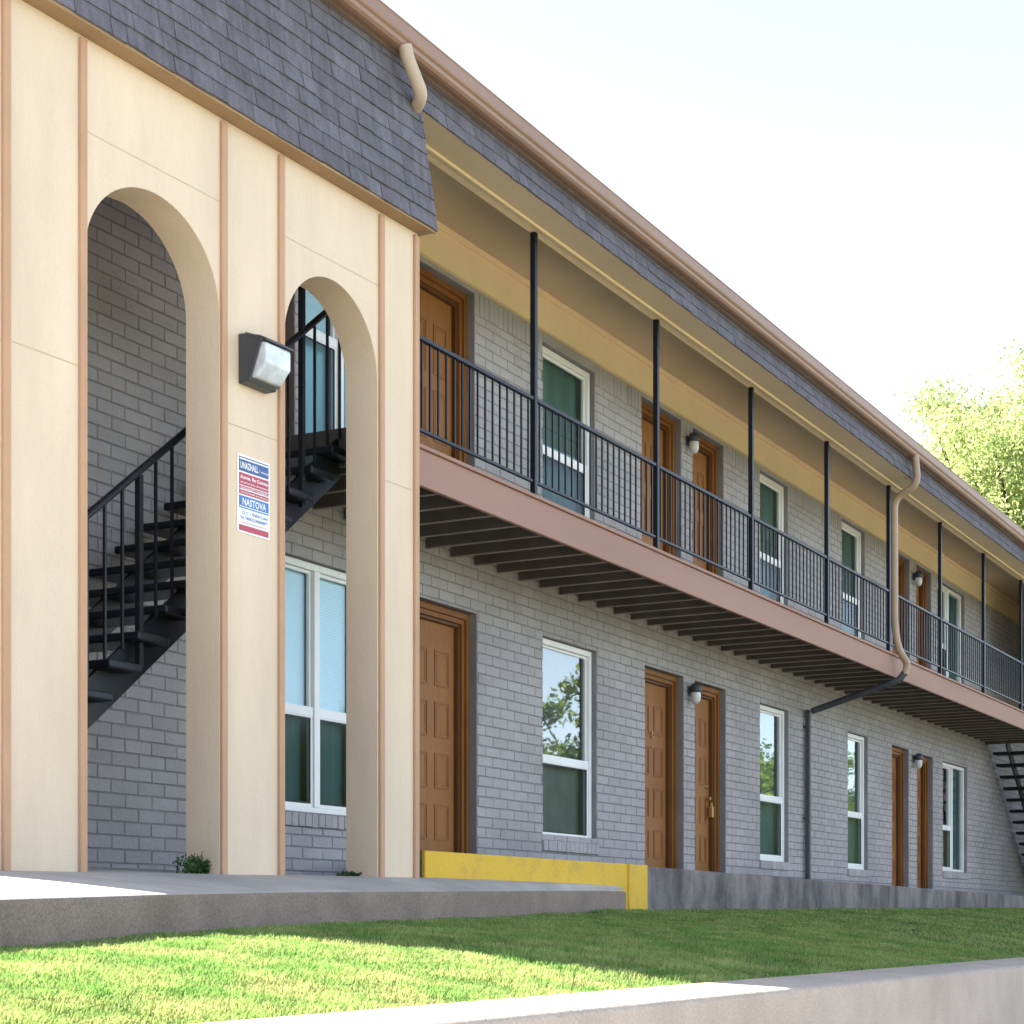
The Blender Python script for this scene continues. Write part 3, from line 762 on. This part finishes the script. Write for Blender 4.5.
# grass blades
def blades(n, x0, x1, hmin, hmax, wid, seed):
    g = np.random.default_rng(seed)
    # density falls off with distance
    u = g.random(n); xs_ = x0*(x1/x0)**u if x0 > 0 else x0+(x1-x0)*u
    vv = g.random(n)
    V = np.zeros((n*5,3)); T = np.zeros(n*2)
    for i in range(n):
        x = float(xs_[i]); yt = lawn_top(x)[0]; y = -4.72+(yt+4.70)*float(vv[i]); z = lawn_z(x,y)-.006
        dens = noise.noise((x*2.2,y*2.2,5)); d2 = noise.noise((x*7,y*7,9))
        h = (hmin+(hmax-hmin)*g.random())*(1+.5*dens+.35*d2); a = g.random()*6.283; lean = .25+.9*g.random()
        w = wid*(.7+.6*g.random())*(1+x*.03); dx, dy = math.cos(a), math.sin(a); px_, py_ = -dy*w, dx*w
        k = h*lean
        V[i*5:(i+1)*5] = [(x-px_,y-py_,z),(x+px_,y+py_,z),(x+dx*k*.35-px_*.8,y+dy*k*.35-py_*.8,z+h*.6),(x+dx*k*.35+px_*.8,y+dy*k*.35+py_*.8,z+h*.6),(x+dx*k,y+dy*k,z+h*(1-.3*lean))]
        t = .5+.30*d2+.25*dens+.22*g.standard_normal(); T[2*i] = t; T[2*i+1] = t+.12
    return V, T
def blades_obj(name, sets, mat):
    Vs, Ts = zip(*[blades(*s) for s in sets]); V = np.concatenate(Vs); T = np.clip(np.concatenate(Ts),0,1); n = len(V)//5
    me = bpy.data.meshes.new(name); me.vertices.add(n*5); me.vertices.foreach_set('co', V.ravel())
    base = np.arange(n)*5
    lp = np.stack([base,base+1,base+3,base+2,base+2,base+3,base+4],1).ravel()
    me.loops.add(n*7); me.loops.foreach_set('vertex_index', lp.astype(np.int32)); me.polygons.add(n*2)
    ls = np.stack([np.arange(n)*7, np.arange(n)*7+4],1).ravel(); me.polygons.foreach_set('loop_start', ls.astype(np.int32))
    me.update(calc_edges=True); me.validate()
    a = me.attributes.new('tone','FLOAT','FACE'); a.data.foreach_set('value', T[:len(me.polygons)])
    me.materials.append(mat); o = bpy.data.objects.new(name, me); COL.objects.link(o); return o
m_grass = leafmat('grass_blades', (.175,.315,.080), (.36,.40,.15), .45, 3.2, .45)
o = blades_obj('grass', [(200000, 3.2, 14.0, .016, .036, .0017, 1), (110000, 10.0, 44.0, .016, .034, .0028, 2)], m_grass)
tag(o, 'short green lawn sloping down from the building, sunlit on the left and shaded on the right', 'grass', kind='stuff')

# weeds at the foot of the piers
m_weed = leafmat('weed_leaf', (.045,.10,.035), (.075,.13,.05), .25, 8, .4)
def weed(label, L, off, z, w, h, n, seed):
    r = random.Random(seed); c0 = onwall(L, off, z)
    root = empty('weed', c0); tag(root, label, 'weed', 'weeds at the foot of the arched wall')
    lf = MB(); stems = MB()
    for k in range(n):
        bx = r.uniform(-w, w); by = r.uniform(-.05,.05); hh = h*r.uniform(.55,1)*(1-.35*abs(bx)/w); lx, ly = r.uniform(-.03,.03), r.uniform(-.03,.03)
        stems.tube([(bx,by,0),(bx+lx*.5,by+ly*.5,hh*.6),(bx+lx,by+ly,hh)], [.0022,.0018,.001], 4)
        for j in range(16):
            t = r.random(); cx_, cy_, cz = bx+lx*t+r.uniform(-.018,.018), by+ly*t+r.uniform(-.018,.018), hh*(t*.95+.06)
            s_ = r.uniform(.006,.013); d = Vector((r.uniform(-1,1),r.uniform(-1,1),r.uniform(-.3,1))).normalized(); u = d.cross(Vector((r.random(),r.random(),r.random()+.1))).normalized()
            c_ = Vector((cx_,cy_,cz)); lf.add([c_-u*s_*.0, c_+d*s_+u*s_*.6, c_+d*s_*2.2, c_+d*s_-u*s_*.6], [(0,1,2,3)], r.random())
    lf.build('leaves', m_weed, root, attr=True); stems.build('stem', m_weed, root)
weed('bushy green weed at the foot of the pier right of the nearest arch', -2.16, -.10, .268, .13, .125, 34, 1)
weed('tiny low weed at the base of the arched wall below the double window', -.60, -.12, .285, .12, .035, 16, 2)

# road and far ground
g = MB(); g.quad((-400,-400,-1.52),(900,-400,-1.52),(900,600,-1.52),(-400,600,-1.52)); o = g.build('ground', m_grassg); tag(o, kind='structure')
g = MB(); g.quad((-200,-9.0,-1.505),(400,-9.0,-1.505),(400,-5.0,-1.505),(-200,-5.0,-1.505)); o = g.build('pavement', m_bounce_paving); tag(o, kind='structure')
g = MB(); g.quad((-200,-19,-1.512),(400,-19,-1.512),(400,-9.0,-1.512),(-200,-9.0,-1.512)); o = g.build('road', m_bounce_paving); tag(o, kind='structure')
# yard fill behind / under the building so nothing hangs in the air
g = MB(); g.box(14.3, 60, .3, 40, -1.5, .02).box(-14, 14.3, 12, 40, -1.5, .38); o = g.build('yard', m_grassg); tag(o, kind='structure')

# ------------------------------------------------------------------ trees
def crown(name, mat, parent, blobs, nleaf, size, seed, loc=(0,0,0)):
    """leaf quads spread through clumps (centre, radius)"""
    g = np.random.default_rng(seed)
    vol = np.array([b[3]**2.3 for b in blobs]); vol /= vol.sum()
    idx = g.choice(len(blobs), nleaf, p=vol); Bv = np.array(blobs)
    d = g.standard_normal((nleaf,3)); d /= np.linalg.norm(d,axis=1)[:,None]
    rad = Bv[idx,3]*(g.random(nleaf)**.55)*(1+.12*g.standard_normal(nleaf))
    c = Bv[idx,:3]+d*rad[:,None]*np.array([1,1,.8])
    a = g.standard_normal((nleaf,3)); a /= np.linalg.norm(a,axis=1)[:,None]
    b = np.cross(a, g.standard_normal((nleaf,3))); b /= np.linalg.norm(b,axis=1)[:,None]
    s = (size*(.6+.8*g.random(nleaf)))[:,None]
    V = np.stack([c-a*s, c+b*s*.55, c+a*s, c-b*s*.55],1).reshape(-1,3)
    me = bpy.data.meshes.new(name); me.vertices.add(nleaf*4); me.vertices.foreach_set('co', V.ravel())
    me.loops.add(nleaf*4); me.loops.foreach_set('vertex_index', np.arange(nleaf*4,dtype=np.int32)); me.polygons.add(nleaf); me.polygons.foreach_set('loop_start', (np.arange(nleaf)*4).astype(np.int32))
    me.update(calc_edges=True)
    at = me.attributes.new('tone','FLOAT','FACE'); at.data.foreach_set('value', g.random(nleaf))
    me.materials.append(mat); o = bpy.data.objects.new(name, me); COL.objects.link(o); o.parent = parent; o.location = loc; return o
def tree(name, loc, R_, H_, rz_, nblob, nleaf, size, mat, seed, label, group=None, blobr=(.16,.30)):
    r = random.Random(seed); root = empty(name, loc); tag(root, label, 'tree', group)
    blobs = []; tr = MB(); zc = H_-rz_
    tr.tube([(0,0,-.2),(R_*.02,0,zc*.35),(R_*.05,R_*.02,zc*.75),(0,0,zc+rz_*.5)], [R_*.09,R_*.065,R_*.045,R_*.012], 9)
    for k in range(nblob):
        while True:
            p = Vector((r.uniform(-1,1),r.uniform(-1,1),r.uniform(-1,1)))
            if .30 < p.length < 1: break
        q = Vector((p.x*R_, p.y*R_, zc+p.z*rz_)); blobs.append((q.x,q.y,q.z,R_*r.uniform(*blobr)*(1.15-.35*p.length)))
        if k % 2 == 0:
            s0 = Vector((0,0,zc*r.uniform(.55,.9)+.2)); mid = s0.lerp(q,.5)+Vector((0,0,-.08*R_))
            tr.tube([s0, mid, q], [R_*.03,R_*.018,R_*.005], 5)
    crown('crown', mat, root, blobs, nleaf, size, seed)
    tr.build('trunk', m_bark, root); return root
m_leaf1 = leafmat('spring_leaves', (.34,.42,.17), (.46,.50,.25), .55, .6, .22)
m_leaf2 = leafmat('street_leaves', (.10,.17,.03), (.19,.24,.05), .4, .6, .45)
tree('shade_tree', (62.0, 5.6, -1.5), 6.9, 19.9, 5.9, 230, 230000, .070, m_leaf1, 5, 'tall pale green leafy tree rising behind the far right end of the roof', None, (.13,.24))
tree('shade_tree', (70.0, 4.5, -1.5), 5.5, 19.0, 5.6, 90, 40000, .10, m_leaf1, 6, 'second pale green tree crowding in beyond the first at the right edge', None)
gr = 'street trees seen only as reflections in the windows'
spots = [(43,-24,5.0,7.8),(54,-27,5.0,8.6),(67.5,-24,4.6,12.2),(78,-28,6.0,9.6),(90,-26,6,10),(104,-30,7,12),(122,-30,7,12),(138,-30,7,13),(156,-31,7.5,13),(31,-30,4.5,8.5)]
lbn = ['second from the left','third from the left','fourth from the left','fifth from the left','sixth from the left','seventh from the left','eighth from the left','ninth from the left','last on the right','first on the left']
for i,(x,y,rr,hh) in enumerate(spots):
    tree('street_tree', (x,y,-1.5), rr, hh, hh*.42, 60, 16000, .14, m_leaf2, 40+i, 'green street tree across the road, %s of its row' % lbn[i], gr)

# ------------------------------------------------------------------ light, sky, camera
EL = 35; sun_dir = Vector((-.345*math.cos(R(EL)), .9386*math.cos(R(EL)), math.sin(R(EL))))   # towards the sun
wd = bpy.data.worlds.new('World'); S.world = wd; wd.use_nodes = True
N, L = wd.node_tree.nodes, wd.node_tree.links
sky = N.new('ShaderNodeTexSky'); sky.sky_type = 'NISHITA'; sky.sun_disc = False; sky.sun_elevation = R(EL)
sky.sun_rotation = math.atan2(sun_dir.x, sun_dir.y); sky.altitude = 100; sky.air_density = .7; sky.dust_density = .3; sky.ozone_density = 1.0
hs_ = N.new('ShaderNodeHueSaturation'); hs_.inputs['Saturation'].default_value = .62
L.new(sky.outputs[0], hs_.inputs['Color']); L.new(hs_.outputs[0], N['Background'].inputs[0]); N['Background'].inputs[1].default_value = .088
sl = bpy.data.lights.new('sun', 'SUN'); sl.energy = 5.0; sl.angle = R(.5); sl.color = (1, .94, .84)
so = bpy.data.objects.new('sun', sl); COL.objects.link(so); so.rotation_euler = sun_dir.to_track_quat('Z', 'Y').to_euler(); so.location = (0, 0, 30)

cam = bpy.data.cameras.new('camera'); co = bpy.data.objects.new('camera', cam); COL.objects.link(co); S.camera = co
PHI = R(28.1046); DIST = 7.7624
co.location = (0, -DIST, 0); co.rotation_euler = (R(90), 0, PHI-R(90))
cam.sensor_width = 36; cam.lens = 36*1850/1024; cam.shift_y = (922-512)/1024; cam.clip_end = 2000; cam.clip_start = .05
S.view_settings.view_transform = 'Standard'; S.view_settings.look = 'None'; S.view_settings.exposure = 2.68; S.view_settings.gamma = 1
S.render.engine = 'CYCLES'; S.cycles.max_bounces = 8; S.cycles.diffuse_bounces = 4; S.cycles.transparent_max_bounces = 12
print('joists', nj)
